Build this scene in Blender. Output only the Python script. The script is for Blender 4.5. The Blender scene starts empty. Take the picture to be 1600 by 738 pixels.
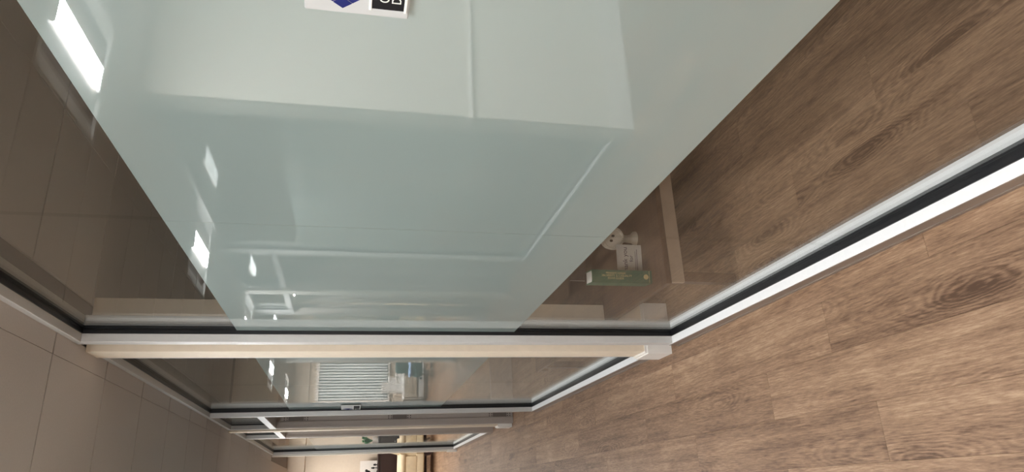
import bpy, bmesh, math, random
from mathutils import Vector, Matrix
random.seed(7)
S = bpy.context.scene
COL = S.collection
# ------------------------------------------------------------------ camera
# the photograph was filed lying on its side: world "up" is the picture's left.
U = 0.70                      # one unit of the survey = camera to glass distance (m)
EYE = 1.575                   # lens height (m)
FPX = 1067.0
Fv = Vector((-0.21678945, 0.35164273, 0.9106864))     # corridor direction in picture axes (x right, y down, z in)
Dv = Vector((0.97522892, 0.03601963, 0.2182456))      # world down
Nv = Vector((-0.0439419, -0.93544106, 0.35074084))    # towards the glass
cam = bpy.data.cameras.new('camera')
cam_o = bpy.data.objects.new('camera', cam); COL.objects.link(cam_o)
def wv(i): return Vector((Nv[i], Fv[i], -Dv[i]))
ax, ay, az = wv(0), -wv(1), -wv(2)
R = Matrix((ax, ay, az)).transposed()
cam_o.matrix_world = Matrix.Translation((0, 0, EYE)) @ R.to_4x4()
cam.sensor_width = 36.0; cam.lens = 36.0 * FPX / 1600.0
cam.clip_start = 0.02; cam.clip_end = 60
S.camera = cam_o
# ------------------------------------------------------------------ world, exposure
w = bpy.data.worlds.new('world'); S.world = w; w.use_nodes = True
w.node_tree.nodes['Background'].inputs[0].default_value = (0.9, 0.95, 1, 1)
w.node_tree.nodes['Background'].inputs[1].default_value = 0.0
vs = S.view_settings
vs.view_transform = 'Standard'; vs.look = 'None'; vs.gamma = 1; vs.use_curve_mapping = False
vs.exposure = -0.36
LAMP = 150.0                  # radiance of the bright core of each troffer
LAMP_LOBBY = 290.0
# ------------------------------------------------------------------ helpers
def X(l): return l * U
def Y(d): return d * U
def Z(n): return EYE - n * U
FLOOR, CEIL = 2.25, -1.595
def nodes(name):
    m = bpy.data.materials.new(name); m.use_nodes = True
    t = m.node_tree; t.nodes.clear()
    o = t.nodes.new('ShaderNodeOutputMaterial')
    return m, t, o
def N(t, typ, **kw):
    n = t.nodes.new(typ)
    for k, v in kw.items():
        if k.startswith('i_'):
            n.inputs[int(k[2:])].default_value = v
        else: setattr(n, k, v)
    return n
def L(t, a, ao, b, bi): t.links.new(a.outputs[ao], b.inputs[bi])
def lin(r, g, b):
    f = lambda c: ((c/255+0.055)/1.055)**2.4 if c/255 > 0.04045 else c/255/12.92
    return (f(r), f(g), f(b), 1)
def mat(name, col, rough=0.5, metal=0.0, noise=0.06, scale=30, bump=0.0, spec=0.5, stretch=(1,1,1)):
    m, t, o = nodes(name)
    p = N(t, 'ShaderNodeBsdfPrincipled')
    p.inputs['Roughness'].default_value = rough; p.inputs['Metallic'].default_value = metal
    p.inputs['Specular IOR Level'].default_value = spec
    tc = N(t, 'ShaderNodeTexCoord'); mp = N(t, 'ShaderNodeMapping'); mp.inputs['Scale'].default_value = stretch
    L(t, tc, 'Object', mp, 0)
    nz = N(t, 'ShaderNodeTexNoise'); nz.inputs['Scale'].default_value = scale; nz.inputs['Detail'].default_value = 4
    L(t, mp, 0, nz, 'Vector')
    r = N(t, 'ShaderNodeValToRGB')
    c = col
    r.color_ramp.elements[0].position = 0.3; r.color_ramp.elements[1].position = 0.7
    r.color_ramp.elements[0].color = tuple(x*(1-noise) for x in c[:3]) + (1,)
    r.color_ramp.elements[1].color = tuple(min(1, x*(1+noise)) for x in c[:3]) + (1,)
    L(t, nz, 'Fac', r, 0); L(t, r, 0, p, 'Base Color')
    if bump:
        b = N(t, 'ShaderNodeBump'); b.inputs['Strength'].default_value = bump; b.inputs['Distance'].default_value = 0.002
        L(t, nz, 'Fac', b, 'Height'); L(t, b, 0, p, 'Normal')
    L(t, p, 0, o, 0)
    return m
def emit(name, col, s):
    m, t, o = nodes(name); e = N(t, 'ShaderNodeEmission')
    e.inputs[0].default_value = col; e.inputs[1].default_value = s
    L(t, e, 0, o, 0); return m
def schlick(t, f0=0.04, mx=1.0, normal=None):
    g = N(t, 'ShaderNodeNewGeometry')
    d = N(t, 'ShaderNodeVectorMath', operation='DOT_PRODUCT')
    L(t, g, 'Incoming', d, 0); L(t, g, 'Normal', d, 1)
    a = N(t, 'ShaderNodeMath', operation='ABSOLUTE'); L(t, d, 'Value', a, 0)
    s = N(t, 'ShaderNodeMath', operation='SUBTRACT'); s.inputs[0].default_value = 1; L(t, a, 0, s, 1)
    p = N(t, 'ShaderNodeMath', operation='POWER'); L(t, s, 0, p, 0); p.inputs[1].default_value = 5
    m = N(t, 'ShaderNodeMath', operation='MULTIPLY_ADD'); L(t, p, 0, m, 0)
    m.inputs[1].default_value = mx - f0; m.inputs[2].default_value = f0
    return m
# ---- glass and film
def make_glass(name, tint):
    m, t, o = nodes(name)
    f = schlick(t, 0.042, 0.80)
    tr = N(t, 'ShaderNodeBsdfTransparent'); tr.inputs[0].default_value = tint
    gl = N(t, 'ShaderNodeBsdfGlossy'); gl.inputs['Roughness'].default_value = 0.0
    gl.inputs[0].default_value = (0.97, 1, 0.985, 1)
    mx = N(t, 'ShaderNodeMixShader')
    L(t, f, 0, mx, 0); L(t, tr, 0, mx, 1); L(t, gl, 0, mx, 2); L(t, mx, 0, o, 0)
    return m
M_glass = make_glass('clear_glass', (0.975, 0.98, 0.975, 1))
def make_film():
    m, t, o = nodes('frosted_film')
    f = schlick(t, 0.21, 1.0)
    df = N(t, 'ShaderNodeBsdfDiffuse'); df.inputs[0].default_value = (0.465, 0.56, 0.54, 1)
    tl = N(t, 'ShaderNodeBsdfRefraction'); tl.inputs[0].default_value = (0.86, 0.93, 0.91, 1); tl.inputs['Roughness'].default_value = 0.5; tl.inputs['IOR'].default_value = 1.12
    m1 = N(t, 'ShaderNodeMixShader'); m1.inputs[0].default_value = 0.44
    L(t, df, 0, m1, 1); L(t, tl, 0, m1, 2)
    tr = N(t, 'ShaderNodeBsdfTransparent'); tr.inputs[0].default_value = (0.9, 0.98, 0.95, 1)
    m2 = N(t, 'ShaderNodeMixShader'); m2.inputs[0].default_value = 0.15
    L(t, m1, 0, m2, 1); L(t, tr, 0, m2, 2)
    gl = N(t, 'ShaderNodeBsdfGlossy'); gl.inputs['Roughness'].default_value = 0.0
    m3 = N(t, 'ShaderNodeMixShader')
    L(t, f, 0, m3, 0); L(t, m2, 0, m3, 1); L(t, gl, 0, m3, 2); L(t, m3, 0, o, 0)
    return m
M_film = make_film()
# ---- floor planks
def make_wood(name, per_object):
    m, t, o = nodes(name)
    p = N(t, 'ShaderNodeBsdfPrincipled'); p.inputs['Specular IOR Level'].default_value = 0.35
    tc = N(t, 'ShaderNodeTexCoord')
    if per_object:
        oi = N(t, 'ShaderNodeObjectInfo'); rnd, ro = oi, 'Random'
    else:
        oi = N(t, 'ShaderNodeNewGeometry'); rnd, ro = oi, 'Random Per Island'
    off = N(t, 'ShaderNodeVectorMath', operation='MULTIPLY_ADD')
    cx = N(t, 'ShaderNodeCombineXYZ')
    for i in range(3): L(t, rnd, ro, cx, i)
    L(t, cx, 0, off, 0); off.inputs[1].default_value = (37.0, 91.0, 53.0); L(t, tc, 'Object', off, 2)
    def mapping(sc):
        mp = N(t, 'ShaderNodeMapping'); mp.inputs['Scale'].default_value = sc; L(t, off, 0, mp, 0); return mp
    def noise(sc, scale, detail, rough=0.55, dist=0.0):
        n = N(t, 'ShaderNodeTexNoise'); n.inputs['Scale'].default_value = scale; n.inputs['Detail'].default_value = detail
        n.inputs['Roughness'].default_value = rough; n.inputs['Distortion'].default_value = dist
        L(t, mapping(sc), 0, n, 'Vector'); return n
    # knots: sparse cells stretched along the board
    vo = N(t, 'ShaderNodeTexVoronoi'); vo.inputs['Scale'].default_value = 1.0
    L(t, mapping((5.0, 1.25, 1.0)), 0, vo, 'Vector')
    low = noise((6.0, 0.9, 1), 1.0, 2)
    # cathedral rings: distance from knot warped by slow noise
    ph = N(t, 'ShaderNodeMath', operation='MULTIPLY_ADD'); L(t, vo, 'Distance', ph, 0); ph.inputs[1].default_value = 120.0
    lo2 = N(t, 'ShaderNodeMath', operation='MULTIPLY'); L(t, low, 'Fac', lo2, 0); lo2.inputs[1].default_value = 70.0
    L(t, lo2, 0, ph, 2)
    med = noise((18, 5, 1), 1.0, 3)
    ph2 = N(t, 'ShaderNodeMath', operation='MULTIPLY_ADD'); L(t, med, 'Fac', ph2, 0); ph2.inputs[1].default_value = 24.0; L(t, ph, 0, ph2, 2)
    sn = N(t, 'ShaderNodeMath', operation='SINE'); L(t, ph2, 0, sn, 0)
    fine = noise((210, 16, 1), 1.0, 6, 0.78)
    streak = noise((38, 1.1, 1), 1.0, 5, 0.62, 0.35)
    blotch = noise((9, 2.6, 1), 1.0, 4, 0.6, 0.5)
    def mul(a, ao, k, add=None):
        n = N(t, 'ShaderNodeMath', operation='MULTIPLY_ADD'); L(t, a, ao, n, 0); n.inputs[1].default_value = k
        if add is None: n.inputs[2].default_value = 0
        else: L(t, add, 0, n, 2)
        return n
    msk = N(t, 'ShaderNodeMapRange'); L(t, vo, 'Distance', msk, 0)
    msk.inputs[1].default_value = 0.10; msk.inputs[2].default_value = 0.55; msk.inputs[3].default_value = 0.062; msk.inputs[4].default_value = 0.006
    a = N(t, 'ShaderNodeMath', operation='MULTIPLY'); L(t, sn, 0, a, 0); L(t, msk, 0, a, 1)
    a = mul(fine, 'Fac', 0.72, a); a = mul(streak, 'Fac', 0.42, a); a = mul(blotch, 'Fac', 0.31, a)
    a = mul(rnd, ro, 0.09, a)
    # dark knot hearts
    kn = N(t, 'ShaderNodeMapRange'); L(t, vo, 'Distance', kn, 0)
    kn.inputs[1].default_value = 0.02; kn.inputs[2].default_value = 0.22; kn.inputs[3].default_value = -0.20; kn.inputs[4].default_value = 0.0
    ad = N(t, 'ShaderNodeMath', operation='ADD'); L(t, a, 0, ad, 0); L(t, kn, 0, ad, 1)
    r = N(t, 'ShaderNodeValToRGB'); e = r.color_ramp.elements
    e[0].position = 0.56; e[0].color = lin(80, 58, 42)
    e[1].position = 1.0; e[1].color = lin(182, 153, 124)
    x = e.new(0.70); x.color = lin(120, 93, 72)
    x = e.new(0.83); x.color = lin(149, 119, 94)
    L(t, ad, 0, r, 0); L(t, r, 0, p, 'Base Color')
    rr = N(t, 'ShaderNodeMapRange'); L(t, fine, 'Fac', rr, 0); rr.inputs[3].default_value = 0.38; rr.inputs[4].default_value = 0.58
    L(t, rr, 0, p, 'Roughness')
    b = N(t, 'ShaderNodeBump'); b.inputs['Strength'].default_value = 0.25; b.inputs['Distance'].default_value = 0.001
    L(t, ad, 0, b, 'Height'); L(t, b, 0, p, 'Normal')
    L(t, p, 0, o, 0)
    return m
M_wood = make_wood('vinyl_plank', True)
M_wood_far = make_wood('vinyl_plank_far', False)
M_alu = mat('painted_aluminium', lin(196, 194, 191), 0.38, 0.0, 0.02, 60, spec=0.5)
M_sill_lit = mat('lit_sill_aluminium', lin(240, 240, 240), 0.35, 0.0, 0.015, 60)  # frame aluminium whitened to paint in the strong light from above
M_sill_side = mat('shaded_sill_side', lin(150, 138, 128), 0.3, 0.6, 0.03, 60)  # greyed to paint in shade and floor reflection on the sill sides
M_alu_door = mat('taupe_aluminium', lin(176, 166, 158), 0.38, 0.0, 0.02, 60)
M_rubber = mat('black_rubber', lin(14, 14, 18), 0.45, 0, 0.1, 40)
M_wall = mat('cream_wall_paint', lin(226, 220, 208), 0.7, 0, 0.02, 25, 0.05)
M_pier = mat('warm_cream_paint', lin(232, 217, 196), 0.6, 0, 0.03, 25, 0.05)
M_wallend = mat('beige_wall_paint', lin(206, 192, 174), 0.7, 0, 0.02, 25, 0.05)
M_trim = mat('white_trim_paint', lin(238, 234, 228), 0.35, 0, 0.015, 20)
M_tile = mat('ceiling_tile', lin(198, 192, 187), 0.85, 0, 0.03, 140, 0.15)
M_tee = mat('shaded_ceiling_tee', lin(120, 112, 106), 0.6, 0, 0.03, 60)  # white grid greyed: shade of the recessed tile gaps put into its colour
M_slab = mat('ceiling_slab', lin(60, 55, 52), 0.9)
M_sub = mat('subfloor', lin(70, 52, 40), 0.9)
M_light_white = mat('troffer_white', lin(240, 240, 238), 0.4, 0, 0.01)
M_lamp = emit('lamp_tube', (0.965, 0.985, 1.0, 1), LAMP)
M_lamp_lobby = emit('lamp_tube_lobby', (1.0, 0.95, 0.90, 1), LAMP_LOBBY)
M_signw = mat('sign_white', lin(186, 186, 184), 0.5, 0, 0.01)
M_signb = mat('sign_black', lin(20, 17, 20), 0.7, 0, 0.05, spec=0.2)
M_blue = mat('logo_blue', lin(14, 24, 96), 0.6, 0, 0.05, spec=0.25)
M_letter = mat('letter_white', lin(235, 232, 226), 0.4, 0, 0.01)
M_steel = mat('dark_steel', lin(122, 114, 108), 0.35, 0.3, 0.05)
M_screw = mat('screw_black', lin(30, 28, 28), 0.4, 0.5, 0.05)
M_chrome = mat('satin_steel', lin(190, 188, 184), 0.28, 0.9, 0.03)
M_dark = mat('espresso_wood', lin(46, 26, 24), 0.35, 0, 0.2, 8, stretch=(20, 1, 20))
M_cream = mat('cream_leather', lin(222, 205, 172), 0.5, 0, 0.05, 14, 0.2)
M_taupe = mat('taupe_cushion', lin(172, 158, 136), 0.7, 0, 0.06, 60, 0.2)
M_teal = mat('teal_fabric', lin(74, 96, 92), 0.85, 0, 0.1, 80, 0.3)
M_blind = mat('blind_fabric', lin(228, 236, 236), 0.8, 0, 0.05, 12, stretch=(40, 1, 1))
M_green = mat('leaf_green', lin(70, 130, 76), 0.5, 0, 0.25, 30)
M_orange = mat('flower_orange', lin(224, 150, 90), 0.6, 0, 0.15, 30)
M_black = mat('black_iron', lin(16, 15, 16), 0.4, 0.2, 0.1)
M_book = mat('green_cloth', lin(30, 88, 64), 0.5, 0, 0.08, 90, 0.1)
M_gold = mat('gold_foil', lin(206, 184, 132), 0.35, 0.2, 0.06)
M_paper = mat('paper_white', lin(226, 220, 212), 0.8, 0, 0.02)
M_ink = mat('ink_violet', lin(66, 48, 78), 0.7, 0, 0.1)
M_table = mat('table_wood', lin(80, 58, 44), 0.45, 0, 0.22, 5, 0.1, stretch=(1.2, 22, 1))
M_tedge = mat('table_edge_band', lin(160, 140, 122), 0.5, 0, 0.05, 20)
M_bone = mat('pale_ceramic', lin(204, 192, 176), 0.5, 0, 0.06, 20)
M_bluecloth = mat('blue_white_cloth', lin(150, 178, 216), 0.8, 0, 0.35, 14)
M_pane = mat('window_night_pane', lin(60, 70, 74), 0.15, 0, 0.05)

def prop(o, label=None, cat=None, group=None, kind=None):
    if label: o['label'] = label
    if cat: o['category'] = cat
    if group: o['group'] = group
    if kind: o['kind'] = kind
    return o
def empty(name, loc, rz=0.0):
    o = bpy.data.objects.new(name, None); COL.objects.link(o)
    o.location = loc; o.rotation_euler = (0, 0, rz); o.empty_display_size = 0.1
    return o
def wloc(o):
    v = Vector((0, 0, 0))
    while o is not None:
        v += o.location; o = o.parent
    return v
class MB:
    """collects shapes in world metres (or local ones) and links them as one mesh object"""
    def __init__(s): s.bm = bmesh.new()
    def box(s, x0, x1, y0, y1, z0, z1, bev=0.0, seg=1):
        x0, x1 = sorted((x0, x1)); y0, y1 = sorted((y0, y1)); z0, z1 = sorted((z0, z1))
        r = bmesh.ops.create_cube(s.bm, size=1.0)
        for v in r['verts']:
            v.co = Vector((x0 + (v.co.x+.5)*(x1-x0), y0 + (v.co.y+.5)*(y1-y0), z0 + (v.co.z+.5)*(z1-z0)))
        if bev:
            es = list({e for v in r['verts'] for e in v.link_edges})
            bmesh.ops.bevel(s.bm, geom=es, offset=bev, segments=seg, affect='EDGES', profile=0.5)
        return s
    def cyl(s, p, q, r0, r1=None, n=16):
        p, q = Vector(p), Vector(q); r1 = r0 if r1 is None else r1
        d = q - p; rot = d.to_track_quat('Z', 'Y').to_matrix().to_4x4()
        m = Matrix.Translation((p+q)/2) @ rot
        bmesh.ops.create_cone(s.bm, cap_ends=True, segments=n, radius1=r0, radius2=r1, depth=d.length, matrix=m)
        return s
    def tube(s, pts, rad, n=10):
        for a, b, r0, r1 in zip(pts, pts[1:], rad, rad[1:]):
            s.cyl(a, b, r0, r1, n); 
        for p, r in list(zip(pts, rad))[1:-1]: s.ball(p, (r, r, r), 8, 6)
        return s
    def ball(s, c, r, u=16, v=10):
        m = Matrix.Translation(Vector(c)) @ Matrix.Diagonal((r[0], r[1], r[2], 1))
        bmesh.ops.create_uvsphere(s.bm, u_segments=u, v_segments=v, radius=1.0, matrix=m); return s
    def prism(s, pts, d):
        d = Vector(d)
        a = [s.bm.verts.new(Vector(p)) for p in pts]; b = [s.bm.verts.new(Vector(p)+d) for p in pts]
        n = len(pts)
        s.bm.faces.new(a); s.bm.faces.new(b[::-1])
        for i in range(n): s.bm.faces.new((a[i], b[i], b[(i+1) % n], a[(i+1) % n]))
        return s
    def lathe(s, prof, c, n=24):
        c = Vector(c); rings = []
        for r, z in prof:
            rings.append([s.bm.verts.new(c + Vector((r*math.cos(2*math.pi*i/n), r*math.sin(2*math.pi*i/n), z))) for i in range(n)])
        for a, b in zip(rings, rings[1:]):
            for i in range(n): s.bm.faces.new((a[i], a[(i+1) % n], b[(i+1) % n], b[i]))
        s.bm.faces.new(rings[0][::-1]); s.bm.faces.new(rings[-1])
        return s
    def mesh(s, name, m, smooth=False, off=None):
        bmesh.ops.recalc_face_normals(s.bm, faces=s.bm.faces[:])
        if off is not None: bmesh.ops.translate(s.bm, verts=s.bm.verts[:], vec=-off)
        me = bpy.data.meshes.new(name); s.bm.to_mesh(me); s.bm.free()
        if m: me.materials.append(m)
        if smooth:
            for p in me.polygons: p.use_smooth = True
            me.set_sharp_from_angle(angle=math.radians(40))
        return me
    def build(s, name, m, parent=None, smooth=False, origin=None, local=False):
        """shapes are in world space unless local; parents here are never rotated unless local"""
        if local: off = None; base = Vector((0, 0, 0))
        else:
            base = wloc(parent) if parent else Vector((0, 0, 0))
            if origin is None:
                cs = [v.co for v in s.bm.verts]
                mn = Vector((min(c.x for c in cs), min(c.y for c in cs), min(c.z for c in cs)))
                mx = Vector((max(c.x for c in cs), max(c.y for c in cs), max(c.z for c in cs)))
                origin = Vector(((mn.x+mx.x)/2, (mn.y+mx.y)/2, mn.z))
            off = Vector(origin)
        o = bpy.data.objects.new(name, s.mesh(name, m, smooth, off)); COL.objects.link(o)
        if not local: o.location = off - base
        if parent: o.parent = parent
        return o
def link(name, me, parent, loc, rot=(0, 0, 0)):
    o = bpy.data.objects.new(name, me); COL.objects.link(o)
    o.parent = parent; o.location = loc; o.rotation_euler = rot
    return o
def sbox(l0, l1, d0, d1, n0, n1, bev=0.0):
    """box in survey units: lateral, depth, down"""
    return (X(l0), X(l1), Y(d0), Y(d1), Z(n1), Z(n0), bev)
def copy_tree(o, parent=None):
    c = o.copy(); COL.objects.link(c)
    if parent: c.parent = parent
    for ch in list(o.children): copy_tree(ch, c)
    return c
def solid_text(o):
    bpy.context.view_layer.update()
    me = bpy.data.meshes.new_from_object(o); q = bpy.data.objects.new(o.name, me); COL.objects.link(q)
    q.parent = o.parent; q.matrix_local = o.matrix_local.copy(); n = o.name
    cu = o.data; bpy.data.objects.remove(o); bpy.data.curves.remove(cu); q.name = n
    return q
def structure(o, label): 
    o['kind'] = 'structure'; o['label'] = label; return o

# ================================================================== ROOM SHELL
LW, RW = -6.0, 6.5           # outer left and right walls (lateral)
BK, END = -3.0, 22.6         # behind the camera, end of the lobby
C0 = 15.3                    # end of corridor ceiling
def slab(name, m, l0, l1, d0, d1, n0, n1, label):
    return structure(MB().box(*sbox(l0, l1, d0, d1, n0, n1)).build(name, m), label)
fl = MB().box(X(LW-.3), X(RW+.3), Y(BK-.3), Y(END+.3), -0.10, -0.006).build('floor', M_sub)
structure(fl, 'brown wood-look plank floor running along the corridor and into the rooms')
ce = MB().box(X(LW-.3), X(RW+.3), Y(BK-.3), Y(END+.3), Z(CEIL)+0.020, Z(CEIL)+0.12).build('ceiling', M_slab)
structure(ce, 'suspended ceiling of square off-white tiles with thin dark joints')

# ---- planks: 179 mm wide, 1.22 m long, running with the corridor
PW, PL, P0 = 0.255, 1.735, 0.05
seam = {0: 2.65, 1: 3.44, 2: 2.87, 3: 5.65}
def plank_rows(i):
    s = seam.get(i, (i*0.618 % 1)*PL + 1.0)
    k0 = math.floor((BK - s)/PL)
    return [s + k*PL for k in range(k0, int((END - s)/PL)+2)]
pm = MB().box(-X(PW)/2+.0002, X(PW)/2-.0002, -Y(PL)/2+.0003, Y(PL)/2-.0003, -0.005, 0.0, 0.0006).mesh('plank', M_wood)
far = MB()
i0 = int(math.floor((LW-P0)/PW)); i1 = int(math.ceil((RW-P0)/PW))
for i in range(i0, i1):
    l = P0 + (i+.5)*PW
    for s in plank_rows(i):
        c = s + PL/2
        if -1.0 < l < 2.7 and 0.2 < c < 16.5 and not (l > 1.3 and c > 10.2):
            wl = wloc(fl)
            link('plank', pm, fl, (X(l)-wl.x, Y(c)-wl.y, 0.0-wl.z), (0, 0, 0 if random.random() < .5 else math.pi))
        else:
            a, b = max(s, BK-.2), min(s+PL, END+.2)
            if b - a > .02:
                far.box(X(l-PW/2)+.0004, X(l+PW/2)-.0004, Y(a)+.0005, Y(b)-.0005, -.005, 0.0)
prop(far.build('distant_plank', M_wood_far, fl, origin=(0, 0, 0)), kind='stuff')

# ---- ceiling tiles (two-foot square), grid lines at lateral 0.81, -0.06, -0.93 and depth 5.0 + 0.87k
T = 0.87
LIGHTS = [(-0.495, 7.175), (-1.365, 2.825), (-0.495, 3.695), (-0.495, 10.655), (-0.495, 14.135), (-0.495, 0.215), (-3.105, 2.825), (-3.105, -0.655), (-1.365, 0.215), (-3.105, 1.085), (-1.365, -1.525)]  # open-area ones are unseen, added to light the end wall and camera-facing faces
LOBBY = [(-0.495, 17.615), (2.115, 17.615), (-3.105, 17.615), (0.375, 21.095), (-2.235, 21.095)]  # first known from its reflection; the rest are added to brighten the lobby
tm = MB().box(-X(T)/2+.0006, X(T)/2-.0006, -X(T)/2+.0042, X(T)/2-.0042, 0, 0.014, 0.0012).mesh('ceiling_tile', M_tile)
ttee = MB()
wl = wloc(ce)
def tile_at(l, d): link('ceiling_tile', tm, ce, (X(l)-wl.x, Y(d)-wl.y, Z(CEIL)-wl.z))
border = MB()
for k in range(-7, 17):
    d = 5.0 + T*(k+.5)
    if d-T/2 > 19.4: continue
    for j in range(-6, 7):
        l = 0.81 - T*(j+.5)
        if l-T/2 < LW or l > 1.0: continue
        if any(abs(l-a) < .1 and abs(d-b) < .1 for a, b in LIGHTS+LOBBY): continue
        if d > 4.6 and l < -1.0 and d < 15.4: continue
        tile_at(l, d)
    if d < 15.6: border.box(X(.811), X(.935), Y(d-T/2)+.0065, Y(d+T/2)-.0065, Z(CEIL), Z(CEIL)+.014)
border.build('border_tile', M_tile, ce)
for k in range(-2, 17):      # room side, its own grid
    d = 4.56 + T*(k+.5)
    for j in range(0, 5):
        l = 1.20 + T*(j+.5)
        if d < 9.6 or (d > 10.6 and d < 19.0):
            if any(abs(l-a) < .6 and abs(d-b) < .6 for a, b in LOBBY): continue
            tile_at(l, d)
ttee.box(X(LW), X(RW), Y(BK), Y(END), Z(CEIL)+.010, Z(CEIL)+.019).build('ceiling_grid', M_tee, ce)

# ---- walls
slab('wall_right', M_wall, RW, RW+.2, BK, END, CEIL, FLOOR, 'far side wall of the dark rooms behind the glass')
slab('wall_back', M_wall, LW, RW, BK-.2, BK, CEIL, FLOOR, 'wall behind the photographer')
slab('wall_left', M_wall, LW-.2, LW, BK, END, CEIL, FLOOR, 'far left wall of the open area')
slab('wall_end', M_wallend, LW, RW, END, END+.2, CEIL, FLOOR, 'beige wall at the far end of the lobby')
slab('wall_corner', M_wall, LW, -.865, 4.77, 4.98, CEIL, FLOOR, 'white end wall with chair rail mirrored in the frosted glass')
slab('wall_pier_near', M_pier, .911, 1.25, 4.585, 4.79, CEIL, FLOOR, 'narrow cream wall end between the two nearest glass panels')
slab('wall_room', M_pier, .905, RW, 9.955, 10.15, CEIL, FLOOR, 'cream wall end between the two doorways')
slab('wall_room_left', M_wall, LW, -.865, 9.955, 10.15, CEIL, FLOOR, 'cream wall end between the mirrored doorways')
slab('wall_pier_far', M_wall, .895, 1.12, 15.50, 15.68, CEIL, FLOOR, 'narrow white wall end at the far end of the glazing')
slab('wall_pier_far_left', M_wall, -1.09, -.865, 15.50, 15.68, CEIL, FLOOR, 'white wall end closing the mirrored glazing')
slab('trim_bulkhead', M_wallend, LW, RW, 19.4, 19.75, CEIL-.02, -1.17, 'dropped bulkhead across the lobby ceiling')
# ---- baseboards that wrap the wall ends
def base(name, l0, l1, d0, d1, label, h=.205, t=.016):
    b = MB().box(*sbox(l0-t, l1+t, d0-t, d1+t, FLOOR-h+.02, FLOOR))
    b.box(*sbox(l0-t*.55, l1+t*.55, d0-t*.55, d1+t*.55, FLOOR-h, FLOOR-h+.02))
    return structure(b.build(name, M_trim), label)
base('baseboard_pier_near', .906, 1.25, 4.585, 4.79, 'white baseboard wrapped around the nearest wall end')
base('baseboard_room', .895, RW-.02, 9.955, 10.15, 'white baseboard around the wall end between the doorways')
base('baseboard_room_left', LW+.02, -.865, 9.955, 10.15, 'white baseboard around the mirrored wall end between doorways')
base('baseboard_pier_far', .895, 1.12, 15.50, 15.68, 'white baseboard around the farthest wall end')
base('baseboard_pier_far_left', -1.09, -.865, 15.50, 15.68, 'white baseboard on the mirrored farthest wall end')
base('baseboard_corner', LW+.02, -.865, 4.77, 4.98, 'tall white baseboard wrapping the end wall corner')
structure(MB().box(*sbox(LW, RW, END-.02, END, FLOOR-.25, FLOOR)).build('baseboard_end', M_trim), 'white baseboard of the far lobby wall')
# chair rail on the end wall, wrapping its corner
r = MB()
for t, a, b in ((.020, .838, .872), (.030, .846, .862)):
    r.box(*sbox(LW+.02, -.865+t, 4.77-t, 4.98+t, a, b))
structure(r.build('trim_chair_rail', M_trim), 'white chair rail running around the end wall corner')

# ================================================================== GLAZING
G0, G1 = .925, 1.085         # frame depth (corridor side, room side)
def mir(side, l): return l if side > 0 else .03 - l
def sb(side, mb, l0, l1, d0, d1, n0, n1, bev=0.0):
    return mb.box(*sbox(mir(side, l0), mir(side, l1), d0, d1, n0, n1, bev))
SILL, HEAD = 2.165, -1.557
FT, FB = -.708, 1.03         # frosted band
def rail(side, root, name, d0, d1, n0, n1, m):
    """horizontal or vertical box section with a glazing channel is made of two stops"""
    mb = MB()
    sb(side, mb, G0, .978, d0, d1, n0, n1, .0015); sb(side, mb, 1.032, G1, d0, d1, n0, n1, .0015)
    if n1-n0 < .3 : sb(side, mb, .978, 1.032, d0, d1, (n0 if n0 > 0 else n0), (n1 if n0 > 0 else n1-.012) if n0 < 0 else n1, 0) if n0 < 0 else sb(side, mb, .978, 1.032, d0, d1, n0+.012, n1)
    return mb.build(name, m, root)
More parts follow.
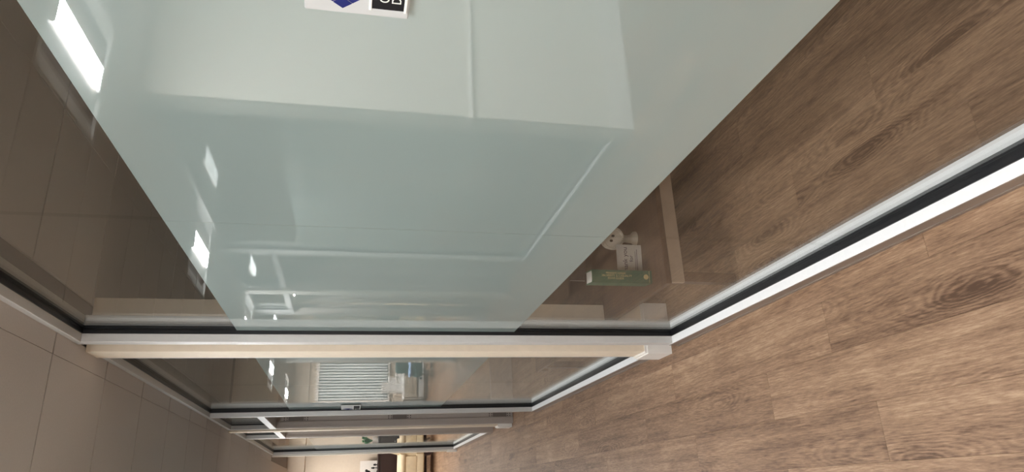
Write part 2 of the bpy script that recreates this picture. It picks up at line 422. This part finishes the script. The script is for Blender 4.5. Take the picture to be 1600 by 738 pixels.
def glazing(name, side, d0, d1, joints, label, film=True, ends=(True, True), n_top=HEAD, m=None, frost=True):
    m = m or M_alu
    root = empty(name, (X(mir(side, 1.005)), Y((d0+d1)/2), 0)); structure(root, label)
    mw = .073
    rail(side, root, 'sill', d0, d1, SILL, FLOOR, M_sill_lit)
    # base shoe and side plates; their grey paints in the sill's shaded side
    mb = MB(); sb(side, mb, G0-.006, G1+.006, d0, d1, FLOOR-.018, FLOOR)
    sb(side, mb, G0-.0025, G0, d0, d1, SILL+.006, FLOOR-.018); sb(side, mb, G1, G1+.0025, d0, d1, SILL+.006, FLOOR-.018)
    mb.build('sill_shoe', M_sill_side, root)
    rail(side, root, 'head_rail', d0, d1, CEIL, HEAD, m)
    a, b = d0, d1
    if ends[0]:
        mb = MB(); sb(side, mb, G0, .978, d0, d0+mw, HEAD, SILL, .0015); sb(side, mb, 1.032, G1, d0, d0+mw, HEAD, SILL, .0015)
        sb(side, mb, .978, 1.032, d0, d0+mw-.012, HEAD, SILL); mb.build('mullion', m, root); a = d0+mw
    if ends[1]:
        mb = MB(); sb(side, mb, G0, .978, d1-mw, d1, HEAD, SILL, .0015); sb(side, mb, 1.032, G1, d1-mw, d1, HEAD, SILL, .0015)
        sb(side, mb, .978, 1.032, d1-mw+.012, d1, HEAD, SILL); mb.build('mullion', m, root); b = d1-mw
    # black bed that the glass sits in, all round
    mb = MB(); sb(side, mb, .9755, 1.0335, a, b, SILL-.003, SILL+.012); mb.build('gasket_bed', M_rubber, root)
    mb = MB(); sb(side, mb, .9755, 1.0335, a, b, HEAD-.012, HEAD+.003); mb.build('gasket_bed', M_rubber, root)
    if ends[0]: mb = MB(); sb(side, mb, .9755, 1.0335, a-.012, a+.003, HEAD, SILL); mb.build('gasket_bed', M_rubber, root)
    if ends[1]: mb = MB(); sb(side, mb, .9755, 1.0335, b-.003, b+.012, HEAD, SILL); mb.build('gasket_bed', M_rubber, root)
    # black gaskets, two strips either side of the glass
    for (p, q) in ((.974, .9962), (1.0125, 1.034)):
        mb = MB(); sb(side, mb, p, q, a, b, SILL-.006, SILL+.012); mb.build('gasket', M_rubber, root)
        mb = MB(); sb(side, mb, p, q, a, b, HEAD-.012, HEAD+.008); mb.build('gasket', M_rubber, root)
        if ends[0]: mb = MB(); sb(side, mb, p, q, a-.012, a+.008, HEAD+.008, SILL-.006); mb.build('gasket', M_rubber, root)
        if ends[1]: mb = MB(); sb(side, mb, p, q, b-.008, b+.012, HEAD+.008, SILL-.006); mb.build('gasket', M_rubber, root)
    ds = [a] + list(joints) + [b]
    for p, q in zip(ds, ds[1:]):
        g = .0022
        p2, q2 = (p+g if p != a else p+.0025), (q-g if q != b else q-.0025)
        mb = MB(); sb(side, mb, .998, 1.012, p2, q2, HEAD+.0025, SILL-.0025); mb.build('glass_pane', M_glass, root)
        if frost:
            h_ = .0009
            mb = MB(); sb(side, mb, .9970, .9974, (p+h_ if p != a else p2), (q-h_ if q != b else q2), FT, FB); prop(mb.build('frosted_film', M_film, root), label='pale frosted privacy band across the glass')
    return root
glazing('window_1', 1, -1.1, 4.443, (.76, 2.564), 'nearest glass panel with frosted band and butt joint')
glazing('window_2', 1, 4.81, 8.473, (6.58,), 'second glass panel beyond the narrow wall end')
glazing('window_3', 1, 11.42, 15.48, (13.4,), 'farthest glass panel before the lobby')
glazing('window_4', -1, 5.0, 8.473, (6.70,), 'opposite glass panel seen mirrored in the nearest glass')
glazing('window_5', -1, 11.42, 15.48, (13.4,), 'opposite far glass panel seen mirrored')

def doorway(name, side, d0, d1, label, leaf_label, m):
    root = empty(name, (X(mir(side, 1.005)), Y((d0+d1)/2), 0)); structure(root, label)
    H0, H1 = -1.07, -.985
    mb = MB(); sb(side, mb, G0, G1, d0, d1, CEIL, HEAD, .0015); mb.build('head_rail', M_alu, root)
    mb = MB(); sb(side, mb, G0, G1, d0, d1, H0, H1, .0015); mb.build('transom_bar', M_alu, root)
    # far jamb with stop, faces the camera
    mb = MB(); sb(side, mb, G0, G1, d1-.06, d1, H1, FLOOR, .0015)
    sb(side, mb, G0+.004, 1.012, d1-.082, d1-.06, H1, FLOOR, .001); sb(side, mb, G0+.02, .955, d1-.087, d1-.082, H1, FLOOR)
    mb.build('jamb', m, root)
    mb = MB(); sb(side, mb, G0, G1, d1-.06, d1, HEAD, H0, .0015); mb.build('transom_post', M_alu, root)
    # transom light
    mb = MB(); sb(side, mb, .998, 1.012, d0, d1-.05, HEAD-.01, H0+.01); mb.build('transom_pane', M_glass, root)
    mb = MB()
    for p, q in ((.978, .9935), (1.0165, 1.032)):
        sb(side, mb, p, q, d0, d1-.06, HEAD-.001, HEAD+.012); sb(side, mb, p, q, d0, d1-.06, H0-.012, H0+.001)
        sb(side, mb, p, q, d1-.075, d1-.06, HEAD, H0)
    mb.build('gasket', M_rubber, root)
    # hinge plates with screws on the jamb
    for n in (-.74, .64, 2.06):
        mb = MB(); sb(side, mb, 1.022, 1.076, d1-.066, d1-.06, n-.10, n+.10, .0008); h = mb.build('hinge_plate', M_steel, root)
        mb = MB()
        for s in (-.15, -.115, .115, .15):
            for e in (1.034, 1.062):
                sb(side, mb, e-.006, e+.006, d1-.064, d1-.0595, n+s-.006, n+s+.006)
        mb.build('screw', M_screw, root)
    # leaf stands open into the room, hinged on the far jamb
    wdt = (d1-d0) - .12
    lf0, lf1, dd0, dd1 = 1.092, 1.092+wdt, d1-.20, d1-.136
    mb = MB()
    sb(side, mb, lf0, lf0+.14, dd0, dd1, H1+.01, FLOOR-.012, .0015); sb(side, mb, lf1-.14, lf1, dd0, dd1, H1+.01, FLOOR-.012, .0015)
    sb(side, mb, lf0+.14, lf1-.14, dd0, dd1, H1+.01, H1+.15, .0015); sb(side, mb, lf0+.14, lf1-.14, dd0, dd1, FLOOR-.33, FLOOR-.012, .0015)
    lf = mb.build('door_leaf', m, root)
    mb = MB(); sb(side, mb, lf0+.13, lf1-.13, (dd0+dd1)/2-.006, (dd0+dd1)/2+.006, H1+.14, FLOOR-.32); mb.build('door_glass', M_glass, lf)
    hx = X(mir(side, lf1-.07)); hz = Z(.75)
    hb = MB().cyl((hx, Y(dd0), hz), (hx, Y(dd0)-.05, hz), .011)
    s = -1 if side > 0 else 1
    hb.cyl((hx, Y(dd0)-.05, hz), (hx+s*.11, Y(dd0)-.05, hz), .009)
    hb.build('door_handle', M_chrome, lf, True)
    return root
doorway('door_1', 1, 8.473, 9.94, 'nearer open doorway with hinge plates on its jamb', '', M_alu_door)
doorway('door_2', 1, 10.17, 11.42, 'farther open doorway beyond the cream wall end', '', M_alu_door)
doorway('door_3', -1, 8.473, 9.94, 'opposite nearer doorway seen mirrored in the glass', '', M_alu_door)
doorway('door_4', -1, 10.17, 11.42, 'opposite farther doorway seen mirrored in the glass', '', M_alu_door)

# ================================================================== CEILING LIGHTS
def troffer(l, d, lamp, label):
    root = empty('ceiling_light', (X(l), Y(d), Z(CEIL)))
    h = X(T)/2 - .004
    f = MB()
    for x0, x1, y0, y1 in ((-h, -h+.02, -h, h), (h-.02, h, -h, h), (-h+.02, h-.02, -h, -h+.02), (-h+.02, h-.02, h-.02, h)):
        f.box(x0, x1, y0, y1, -.004, .012)
    f.build('frame', M_light_white, root, local=True)
    # two curved wings rising from the frame to the basket
    wing = MB(); n = 6
    for sx in (-1, 1):
        pts = []
        for i in range(n+1):
            a = i/n; pts.append((sx*(h-.02-(h-.10)*a), .012*math.sin(a*math.pi)*.6 + .001 + .008*a))
        prof = [(p[0], 0, p[1]) for p in pts] + [(p[0], 0, p[1]+.003) for p in reversed(pts)]
        wing.prism([(x, -h+.02, z) for x, _, z in prof], (0, 2*h-.04, 0))
    wing.build('reflector', M_light_white, root, local=True)
    b = MB().box(-.058, .058, -h+.06, h-.06, -.010, .004, .004); b.build('lamp_diffuser', lamp, root, local=True)
    for y0, y1 in ((-h+.02, -h+.06), (h-.06, h-.02)): MB().box(-.07, .07, y0, y1, -.012, .006, .003).build('end_cap', M_light_white, root, local=True)
    return prop(root, label, 'light', 'square troffers in the ceiling')
names = ['square ceiling troffer mirrored as the large bright patch above the near glass joint', 'added fill troffer over the open area nearest the end wall corner', 'troffer over the corridor mouth, just above the picture edge',
         'second corridor troffer from the near end, over the doorways', 'third corridor troffer near the lobby',
         'corridor troffer above the photographer', 'added fill troffer over the open area beside the end wall', 'added fill troffer over the back of the open area', 'added fill troffer over the open area left of the photographer', 'added fill troffer in the middle of the open area', 'added fill troffer behind the photographer to the left']
for (l, d), n in zip(LIGHTS, names): troffer(l, d, M_lamp, n)
for (l, d), n in zip(LOBBY, ['lobby troffer in line with the corridor', 'added lobby fill troffer to the right behind the last glass panel', 'added lobby fill troffer to the left', 'added fill troffer hidden behind the bulkhead, right', 'added fill troffer hidden behind the bulkhead, left']):
    troffer(l, d, M_lamp_lobby, n)

# ================================================================== SIGNS ON THE GLASS
def sign(dl, w, label):
    """dl = depth of the sign's left edge; it faces the corridor; local x to the right is -depth"""
    h = .217; top = -.13
    root = empty('room_sign', (X(.990), Y(dl), Z(top+h)))
    x1, x0 = -.001, -.0085
    def B(a, b, n0, n1, t0, t1, bev=0.0):      # a,b from left edge, n from top, t = proud of the back
        return MB().box(-t0, -t1, -Y(b), -Y(a), X(h-n1), X(h-n0), bev)
    B(0, w, 0, h, 0, .008, .0015).build('backplate', M_signw, root, local=True)
    a0 = .026
    B(a0, w-a0, .139, .206, .0075, .0088).build('name_insert', M_signb, root, local=True)
    r = B(a0-.004, w-a0+.004, .1325, .1385, .0075, .0105, .0006); r.build('insert_rail', M_letter, root, local=True)
    r = B(a0-.004, w-a0+.004, .2062, .2122, .0075, .0105, .0006); r.build('insert_rail', M_letter, root, local=True)
    for txt, n, size, a in (('O', .174, .0140, .048), ('D', .199, .0140, .047)):
        cu = bpy.data.curves.new('lettering', 'FONT'); cu.body = txt; cu.size = size*1.42; cu.extrude = .0003
        cu.materials.append(M_letter)
        o = bpy.data.objects.new('lettering', cu); COL.objects.link(o); o.parent = root
        o.matrix_local = Matrix(((0, 0, -1, -.0091), (-1, 0, 0, -Y(a)), (0, 1, 0, X(h-n)), (0, 0, 0, 1))); solid_text(o)
    # emblem: lattice of dark blue diamonds
    g = .0135; c0 = .034
    for i in range(3):
        for j in range(3):
            a = c0 + (i+j)*.0185; n = .0784 + (i-j)*.0205
            q = .0170; q2 = .0192
            y, z = -Y(a), X(h-n)
            MB().prism([(-.0078, y-Y(q), z), (-.0078, y, z+X(q2)), (-.0078, y+Y(q), z), (-.0078, y, z-X(q2))], (-.0012, 0, 0)).build('blue_diamond', M_blue, root, local=True)
    return prop(root, label, 'sign', None)
sign(1.245, .40, 'white room sign with blue diamonds on the nearest glass, cut by the picture edge')
sign(8.36, .36, 'small white room sign on the second glass panel beside its far mullion')
t = empty('wall_switch', (X(-1.70), Y(4.77), Z(.215)))
MB().box(-.05, .05, -.006, 0, -.058, .058, .002).build('plate', M_trim, t, local=True)
MB().box(-.017, -.004, -.009, -.005, -.02, .02, .001).box(.004, .017, -.009, -.005, -.02, .02, .001).build('rocker', M_signw, t, local=True)
prop(t, 'white double switch plate on the end wall, mirrored below the room sign', 'switch')

# ================================================================== ROOM BEHIND THE NEAR GLASS: low table and things on it
TH = 1.76
tb = empty('low_table', (X(1.75), Y(5.2), 0))
t0, t1, s0, s1 = 1.10, 2.6, 3.53, 6.6
MB().box(*sbox(t0, t1, s0, s1, TH, TH+.035, .002)).build('tabletop', M_table, tb)
MB().box(*sbox(t0+.01, t1-.01, s0+.004, s0+.03, TH+.036, TH+.12, .001)).build('apron', M_tedge, tb)
MB().box(*sbox(t0+.01, t1-.01, s1-.03, s1-.004, TH+.036, TH+.12, .001)).build('apron', M_table, tb)
for a in (t0+.03, t1-.09):
    for b in (s0+.05, s1-.11):
        MB().box(*sbox(a, a+.06, b, b+.06, TH+.035, FLOOR, .002)).build('leg', M_table, tb)
prop(tb, 'low brown wooden table with a pale front edge behind the nearest glass', 'table')
def P(px, py, n):                     # where the sight line through a picture point meets level n
    r_ = Vector((px-800, py-369, FPX)); k = n/r_.dot(Dv)
    return Vector((X(r_.dot(Nv)*k), Y(r_.dot(Fv)*k), Z(n)))
def text(body, size, m, parent, mtx, name='lettering', align='CENTER'):
    cu = bpy.data.curves.new(name, 'FONT'); cu.body = body; cu.size = size; cu.extrude = .0002; cu.align_x = align; cu.align_y = 'CENTER'
    cu.materials.append(m)
    o = bpy.data.objects.new(name, cu); COL.objects.link(o); o.parent = parent; o.matrix_local = mtx
    return solid_text(o)
ZT = Z(TH)
# book: spine towards the camera
BH = .272
bk = empty('book', (X(1.155), Y(3.72), ZT), math.radians(-8))
sw, bd = .055, .085                    # spine width, board depth
b = MB().box(-.0, sw, 0, .003, 0, BH, .001).box(0, .003, 0, bd, 0, BH, .0008).box(sw-.003, sw, 0, bd, 0, BH, .0008)
b.build('cover', M_book, bk, local=True)
MB().box(.0032, sw-.0032, .003, bd-.006, .004, BH-.004).build('pages', M_paper, bk, local=True)
def spine(x, z): return Matrix(((0, 1, 0, x), (0, 0, -1, -.0006), (-1, 0, 0, z), (0, 0, 0, 1)))
for body, x, z in (('PENNSYLVANIA', .041, .165), ('PROPERTY & CASUALTY', .030, .160), ('EXAM GUIDE', .019, .165)):
    text(body, .0125, M_gold, bk, spine(x, z))
MB().cyl((.0275, -.0008, .028), (.0275, .0005, .028), .011, n=24).build('gold_seal', M_gold, bk, local=True)
MB().box(.002, sw-.002, -.0006, .0005, .012, .0135).build('gold_rule', M_gold, bk, local=True)
MB().box(.012, sw-.012, .0005, .004, BH-.006, BH+.004, .001).build('headband', M_paper, bk, local=True)
prop(bk, 'thick green law textbook standing with its gilt spine outward on the low table', 'book')
# card behind the book
p = P(1003, 409, TH)
cd = empty('greeting_card', (p.x, p.y, ZT), math.radians(-6))
MB().box(-.075, .075, -.0006, .0006, 0, .118).build('front_leaf', M_paper, cd, local=True)
MB().prism([(-.075, .0006, 0.001), (.075, .0006, .001), (.075, .0500, .001), (-.075, .05, .001)], (0, 0, .001)).build('back_leaf', M_paper, cd, local=True)
def facing(x, z): return Matrix(((1, 0, 0, x), (0, 0, -1, -.0009), (0, 1, 0, z), (0, 0, 0, 1)))
text('Thank you', .030, M_ink, cd, facing(0, .078)); text('for', .024, M_ink, cd, facing(.012, .050))
MB().box(-.055, .055, -.0009, -.0004, .022, .024).box(-.045, .045, -.0009, -.0004, .030, .0315).build('printed_line', M_ink, cd, local=True)
prop(cd, 'small white card with handwriting behind the green book', 'card')
# ornament: round dial on a flared foot
p = P(992, 374, TH)
oc = empty('ornament', (p.x, p.y, ZT), math.radians(-25))
MB().lathe([(.036, 0), (.034, .010), (.020, .022), (.016, .05), (.022, .065)], (0, 0, 0)).build('foot', M_bone, oc, True, local=True)
MB().cyl((0, -.016, .112), (0, .016, .112), .052, n=32).build('disc', M_bone, oc, True, local=True)
ring = MB()
for k in range(28):
    a = 2*math.pi*k/28; ring.ball((.044*math.cos(a), -.017, .112+.044*math.sin(a)), (.004, .003, .004), 8, 6)
ring.build('beaded_rim', M_bone, oc, True, local=True)
MB().ball((-.010, -.016, .120), (.006, .003, .008), 10, 8).ball((.012, -.016, .114), (.006, .003, .008), 10, 8).build('dark_spot', M_screw, oc, True, local=True)
MB().ball((-.036, 0, .018), (.018, .02, .018), 12, 8).build('dark_knob', M_screw, oc, True, local=True)
prop(oc, 'pale round-headed ornament on a flared foot beside the white card', 'ornament')
# leaning folder at the film edge
p = P(914, 434, TH)
fo = empty('folder', (p.x, p.y, ZT), math.radians(-20))
MB().prism([(-.02, 0, 0), (.20, 0, 0), (.20, .02, .075), (-.02, .02, .075)], (0, .004, 0)).build('board', M_table, fo, local=True)
MB().prism([(-.021, -.002, 0), (-.018, -.002, 0), (-.018, .020, .076), (-.021, .020, .076)], (0, .008, 0)).build('white_edge', M_paper, fo, local=True)
prop(fo, 'brown folder with a white edge leaning on the low table, half hidden by the frosting', 'folder')

# ================================================================== LOBBY AT THE END
cr = empty('credenza', (X(1.1), Y(22.0), 0))
def credenza(root, l0, l1, d0, d1, top):
    MB().box(*sbox(l0, l1, d0, d1, top+.05, FLOOR-.08, .004)).build('carcass', M_dark, root)
    MB().box(*sbox(l0-.03, l1+.03, d0-.03, d1, top, top+.05, .004)).build('top', M_dark, root)
    MB().box(*sbox(l0+.05, l1-.05, d0+.06, d1-.05, FLOOR-.08, FLOOR)).build('plinth', M_dark, root)
    n = 3
    for k in range(n):
        a = l0 + (l1-l0)*k/n + .02; b_ = l0 + (l1-l0)*(k+1)/n - .02
        dr = MB().box(*sbox(a, b_, d0-.025, d0, top+.09, FLOOR-.12, .003)).build('door', M_dark, root)
        MB().cyl((X(b_-.08), Y(d0-.025), Z(top+.5)), (X(b_-.08), Y(d0-.025)-.02, Z(top+.5)), .012).build('knob', M_chrome, dr, True)
credenza(cr, -.4, 2.3, 21.9, END-.03, .79)
prop(cr, 'tall espresso-brown credenza against the lobby end wall behind the cream chair', 'cabinet')
cr2 = empty('credenza', (X(-4.4), Y(22.0), 0)); credenza(cr2, -5.4, -3.0, 21.9, END-.03, .79)
prop(cr2, 'espresso-brown credenza at the left of the lobby, seen only as a mirrored dark block', 'cabinet')
cv = empty('canvas', (X(.75), Y(22.4), Z(.788)))
MB().box(*sbox(.64, 1.08, 22.36, 22.40, .28, .788, .002)).build('panel', M_paper, cv)
prop(cv, 'blank white canvas propped on the right credenza', 'canvas')
og = empty('ornament', (X(.72), Y(22.1), Z(.79)))
MB().lathe([(.05, 0), (.05, .012), (.012, .02), (.010, .13)], (0, 0, 0), 16).build('stand', M_black, og, True, local=True)
MB().ball((0, 0, .19), (.055, .03, .05), 14, 10).ball((.045, 0, .225), (.03, .02, .03), 12, 8).ball((-.05, 0, .16), (.03, .02, .045), 12, 8).build('figure', M_black, og, True, local=True)
prop(og, 'black sculpted figure on a stand before the white canvas', 'ornament')
for l, h, s in ((.86, .10, .020), (.95, .055, .024)):
    j = empty('candle_holder', (X(l), Y(22.12), Z(.79)))
    MB().lathe([(s*1.3, 0), (s*1.3, .006), (s*.4, .012), (s*.4, h*.6), (s, h*.75), (s, h)], (0, 0, 0), 14).build('stem', M_black, j, True, local=True)
    MB().cyl((0, 0, h), (0, 0, h+.03), s*.7, n=12).build('candle', M_black, j, True, local=True)
    prop(j, ('tall' if h > .08 else 'short') + ' black candle holder beside the black figure on the credenza', 'candle holder', 'candle holders on the credenza')
# potted plant and orange flowers
def plant(l, d, m, n, h, spread, label, name):
    root = empty(name, (X(l), Y(d), Z(.79)))
    MB().lathe([(.05, 0), (.07, .09), (.075, .11), (.068, .112)], (0, 0, 0), 18).build('pot', M_paper, root, True, local=True)
    for k in range(n):
        a = k*2.4; r1 = spread*(.4+.6*random.random()); hh = h*(.6+.4*random.random())
        c, s = math.cos(a), math.sin(a); wd = .018
        pts = [(0, .10), (r1*.4, .10+hh*.6), (r1*.8, .10+hh), (r1*1.1, .10+hh*.85)]
        mb = MB()
        for (ra, za), (rb, zb), wa, wb in zip(pts, pts[1:], (.006, wd, wd), (wd, wd, .003)):
            q = [mb.bm.verts.new(v) for v in ((c*ra-s*wa, s*ra+c*wa, za), (c*ra+s*wa, s*ra-c*wa, za), (c*rb+s*wb, s*rb-c*wb, zb), (c*rb-s*wb, s*rb+c*wb, zb))]
            mb.bm.faces.new(q)
        ex = bmesh.ops.solidify(mb.bm, geom=mb.bm.faces[:], thickness=.0015)
        mb.build('leaf', m, root, local=True)
    return prop(root, label, 'plant')
plant(.34, 22.15, M_green, 26, .24, .16, 'bushy green potted plant at the left end of the right credenza, seen mirrored', 'potted_plant')
plant(-.10, 22.15, M_orange, 14, .38, .10, 'orange-leaved plant beside the green one on the credenza', 'potted_plant')

def armchair(loc, rz, label):
    root = empty('armchair', loc, rz)
    MB().box(-.36, .36, -.36, .34, .20, .36, .03, 3).build('seat_base', M_cream, root, True, local=True)
    MB().box(-.27, .27, -.38, .24, .36, .47, .04, 3).build('seat_cushion', M_taupe, root, True, local=True)
    bk = MB()
    prof = [(.22, .34), (.38, .95), (.42, 1.0), (.47, .99), (.48, .93), (.36, .34)]
    bk.prism([(-.33, y, z) for y, z in prof], (.66, 0, 0)); bk.cyl((-.33, .45, .955), (.33, .45, .955), .055)
    bk.build('backrest', M_cream, root, True, local=True)
    MB().prism([(-.30, y, z) for y, z in ((.385, .40), (.478, .90), (.492, .90), (.399, .40))], (.60, 0, 0)).build('back_panel', M_taupe, root, local=True)
    for s in (-1, 1):
        a = MB().box(s*.29, s*.37, -.36, .30, .34, .60, .02, 2).cyl((s*.34, -.37, .61), (s*.34, .34, .61), .062, n=20)
        ar = a.build('arm', M_cream, root, True, local=True)
        MB().cyl((s*.34, -.374, .61), (s*.34, -.385, .61), .03, n=16).build('scroll_button', M_taupe, ar, True, local=True)
    for sx in (-1, 1):
        for sy in (-1, 1):
            MB().tube([(sx*.30, sy*.30, .21), (sx*.31, sy*.32, .11), (sx*.33, sy*.38, 0.012)], [.034, .028, .018], 10).build('leg', M_dark, root, True, local=True)
    return prop(root, label, 'armchair')
armchair((X(.78), Y(20.3), 0), math.radians(-107), 'cream rolled-arm armchair on dark curved legs past the last glass panel')
armchair((X(-3.3), Y(19.2), 0), math.radians(-30), 'cream armchair at the left of the lobby, seen only mirrored')

# window with vertical blinds on the end wall (seen mirrored in the second panel)
w0, w1, n0, n1 = -2.27, -.93, -1.08, 1.06
wn = empty('window_6', (X((w0+w1)/2), Y(END), Z(n1))); structure(wn, 'lobby window covered by vertical blinds, seen mirrored')
MB().box(*sbox(w0, w1, END-.012, END-.004, n0, n1)).build('pane', M_pane, wn)
for a in ((w0-.07, w0, n0-.07, n1+.07), (w1, w1+.07, n0-.07, n1+.07), (w0, w1, n0-.07, n0), (w0, w1, n1, n1+.07)):
    MB().box(*sbox(a[0], a[1], END-.05, END, a[2], a[3], .002)).build('window_frame', M_trim, wn)
MB().box(*sbox(w0, w1, END-.14, END-.05, n0-.07, n0+.02, .003)).build('blind_rail', M_trim, wn)
ns = 15; me = None
for k in range(ns):
    c = w0 + (w1-w0)*(k+.5)/ns
    if me is None: me = MB().box(-.024, .024, -.001, .001, X(n0+.02)-X(n0+.02), X(n1-n0-.04)).mesh('blind_slat', M_blind)
    link('blind_slat', me, wn, (X(c)-wn.location.x, Y(END-.09)-wn.location.y, Z(n1-.02)-wn.location.z), (0, 0, math.radians(28+random.uniform(-9, 9))))
# white boxes on a dark-framed side table in front of the blinds
st = empty('side_table', (X(-1.25), Y(21.8), 0))
MB().box(-.30, .30, -.22, .22, .50, .53, .003).build('top', M_light_white, st, local=True)
for sx in (-1, 1):
    for sy in (-1, 1): MB().box(sx*.28-.012, sx*.28+.012, sy*.20-.012, sy*.20+.012, 0, .50).build('leg', M_steel, st, local=True)
MB().box(-.28, .28, -.20, .20, .20, .215).build('shelf', M_steel, st, local=True)
prop(st, 'small dark-legged side table before the lobby blinds', 'table')
for dx, dz, ww, hh, n in ((-.06, .53, .40, .16, 'lowest and widest white box stacked before the lobby blinds'), (-.02, .69, .30, .15, 'middle white box stacked before the lobby blinds'), (.03, .84, .18, .14, 'topmost and smallest white box stacked before the lobby blinds')):
    bx = empty('white_box', (X(-1.25)+dx, Y(21.8), dz))
    MB().box(-ww/2, ww/2, -.14, .14, 0, hh-.03, .003).build('carton', M_light_white, bx, local=True)
    MB().box(-ww/2-.004, ww/2+.004, -.144, .144, hh-.03, hh, .003).build('lid', M_light_white, bx, local=True)
    prop(bx, n, 'box', 'white boxes on the side table')
# teal chair with thin legs and a blue throw
tc_ = empty('lounge_chair', (X(-1.75), Y(20.3), 0), math.radians(20))
MB().box(-.30, .30, -.28, .28, .22, .42, .07, 4).build('seat', M_teal, tc_, True, local=True)
MB().box(-.30, .30, .18, .32, .36, .74, .06, 4).build('backrest', M_teal, tc_, True, local=True)
for sx in (-1, 1):
    for sy in (-1, 1): MB().cyl((sx*.22, sy*.2, .24), (sx*.26, sy*.24, 0), .011, .008, 10).build('leg', M_black, tc_, True, local=True)
prop(tc_, 'teal upholstered lounge chair on thin dark legs, mirrored in the second panel', 'chair')
th = MB()
for k in range(7):
    th.ball((-.05+.05*k+random.uniform(-.02, .02), -.1+.05*random.random(), .455+.02*random.random()), (.07, .09, .035), 12, 8)
o = th.build('throw_blanket', M_bluecloth, None, True, origin=(0, 0, .42)); o.location = (X(-1.66), Y(20.2), .42)
prop(o, 'crumpled blue and white throw on the teal lounge chair', 'blanket')
# low slotted register along the foot of the end wall
vr = empty('floor_register', (X(-1.5), Y(END-.05), Z(FLOOR)))
MB().box(-.55, .55, -.02, .0, .02, .15, .003).build('cover', M_light_white, vr, local=True)
for k in range(5): MB().box(-.45+k*.09, -.40+k*.09, -.0215, -.0195, .06, .12).build('slot', M_screw, vr, local=True)
prop(vr, 'white slotted air register at the foot of the lobby wall below the blinds', 'vent')
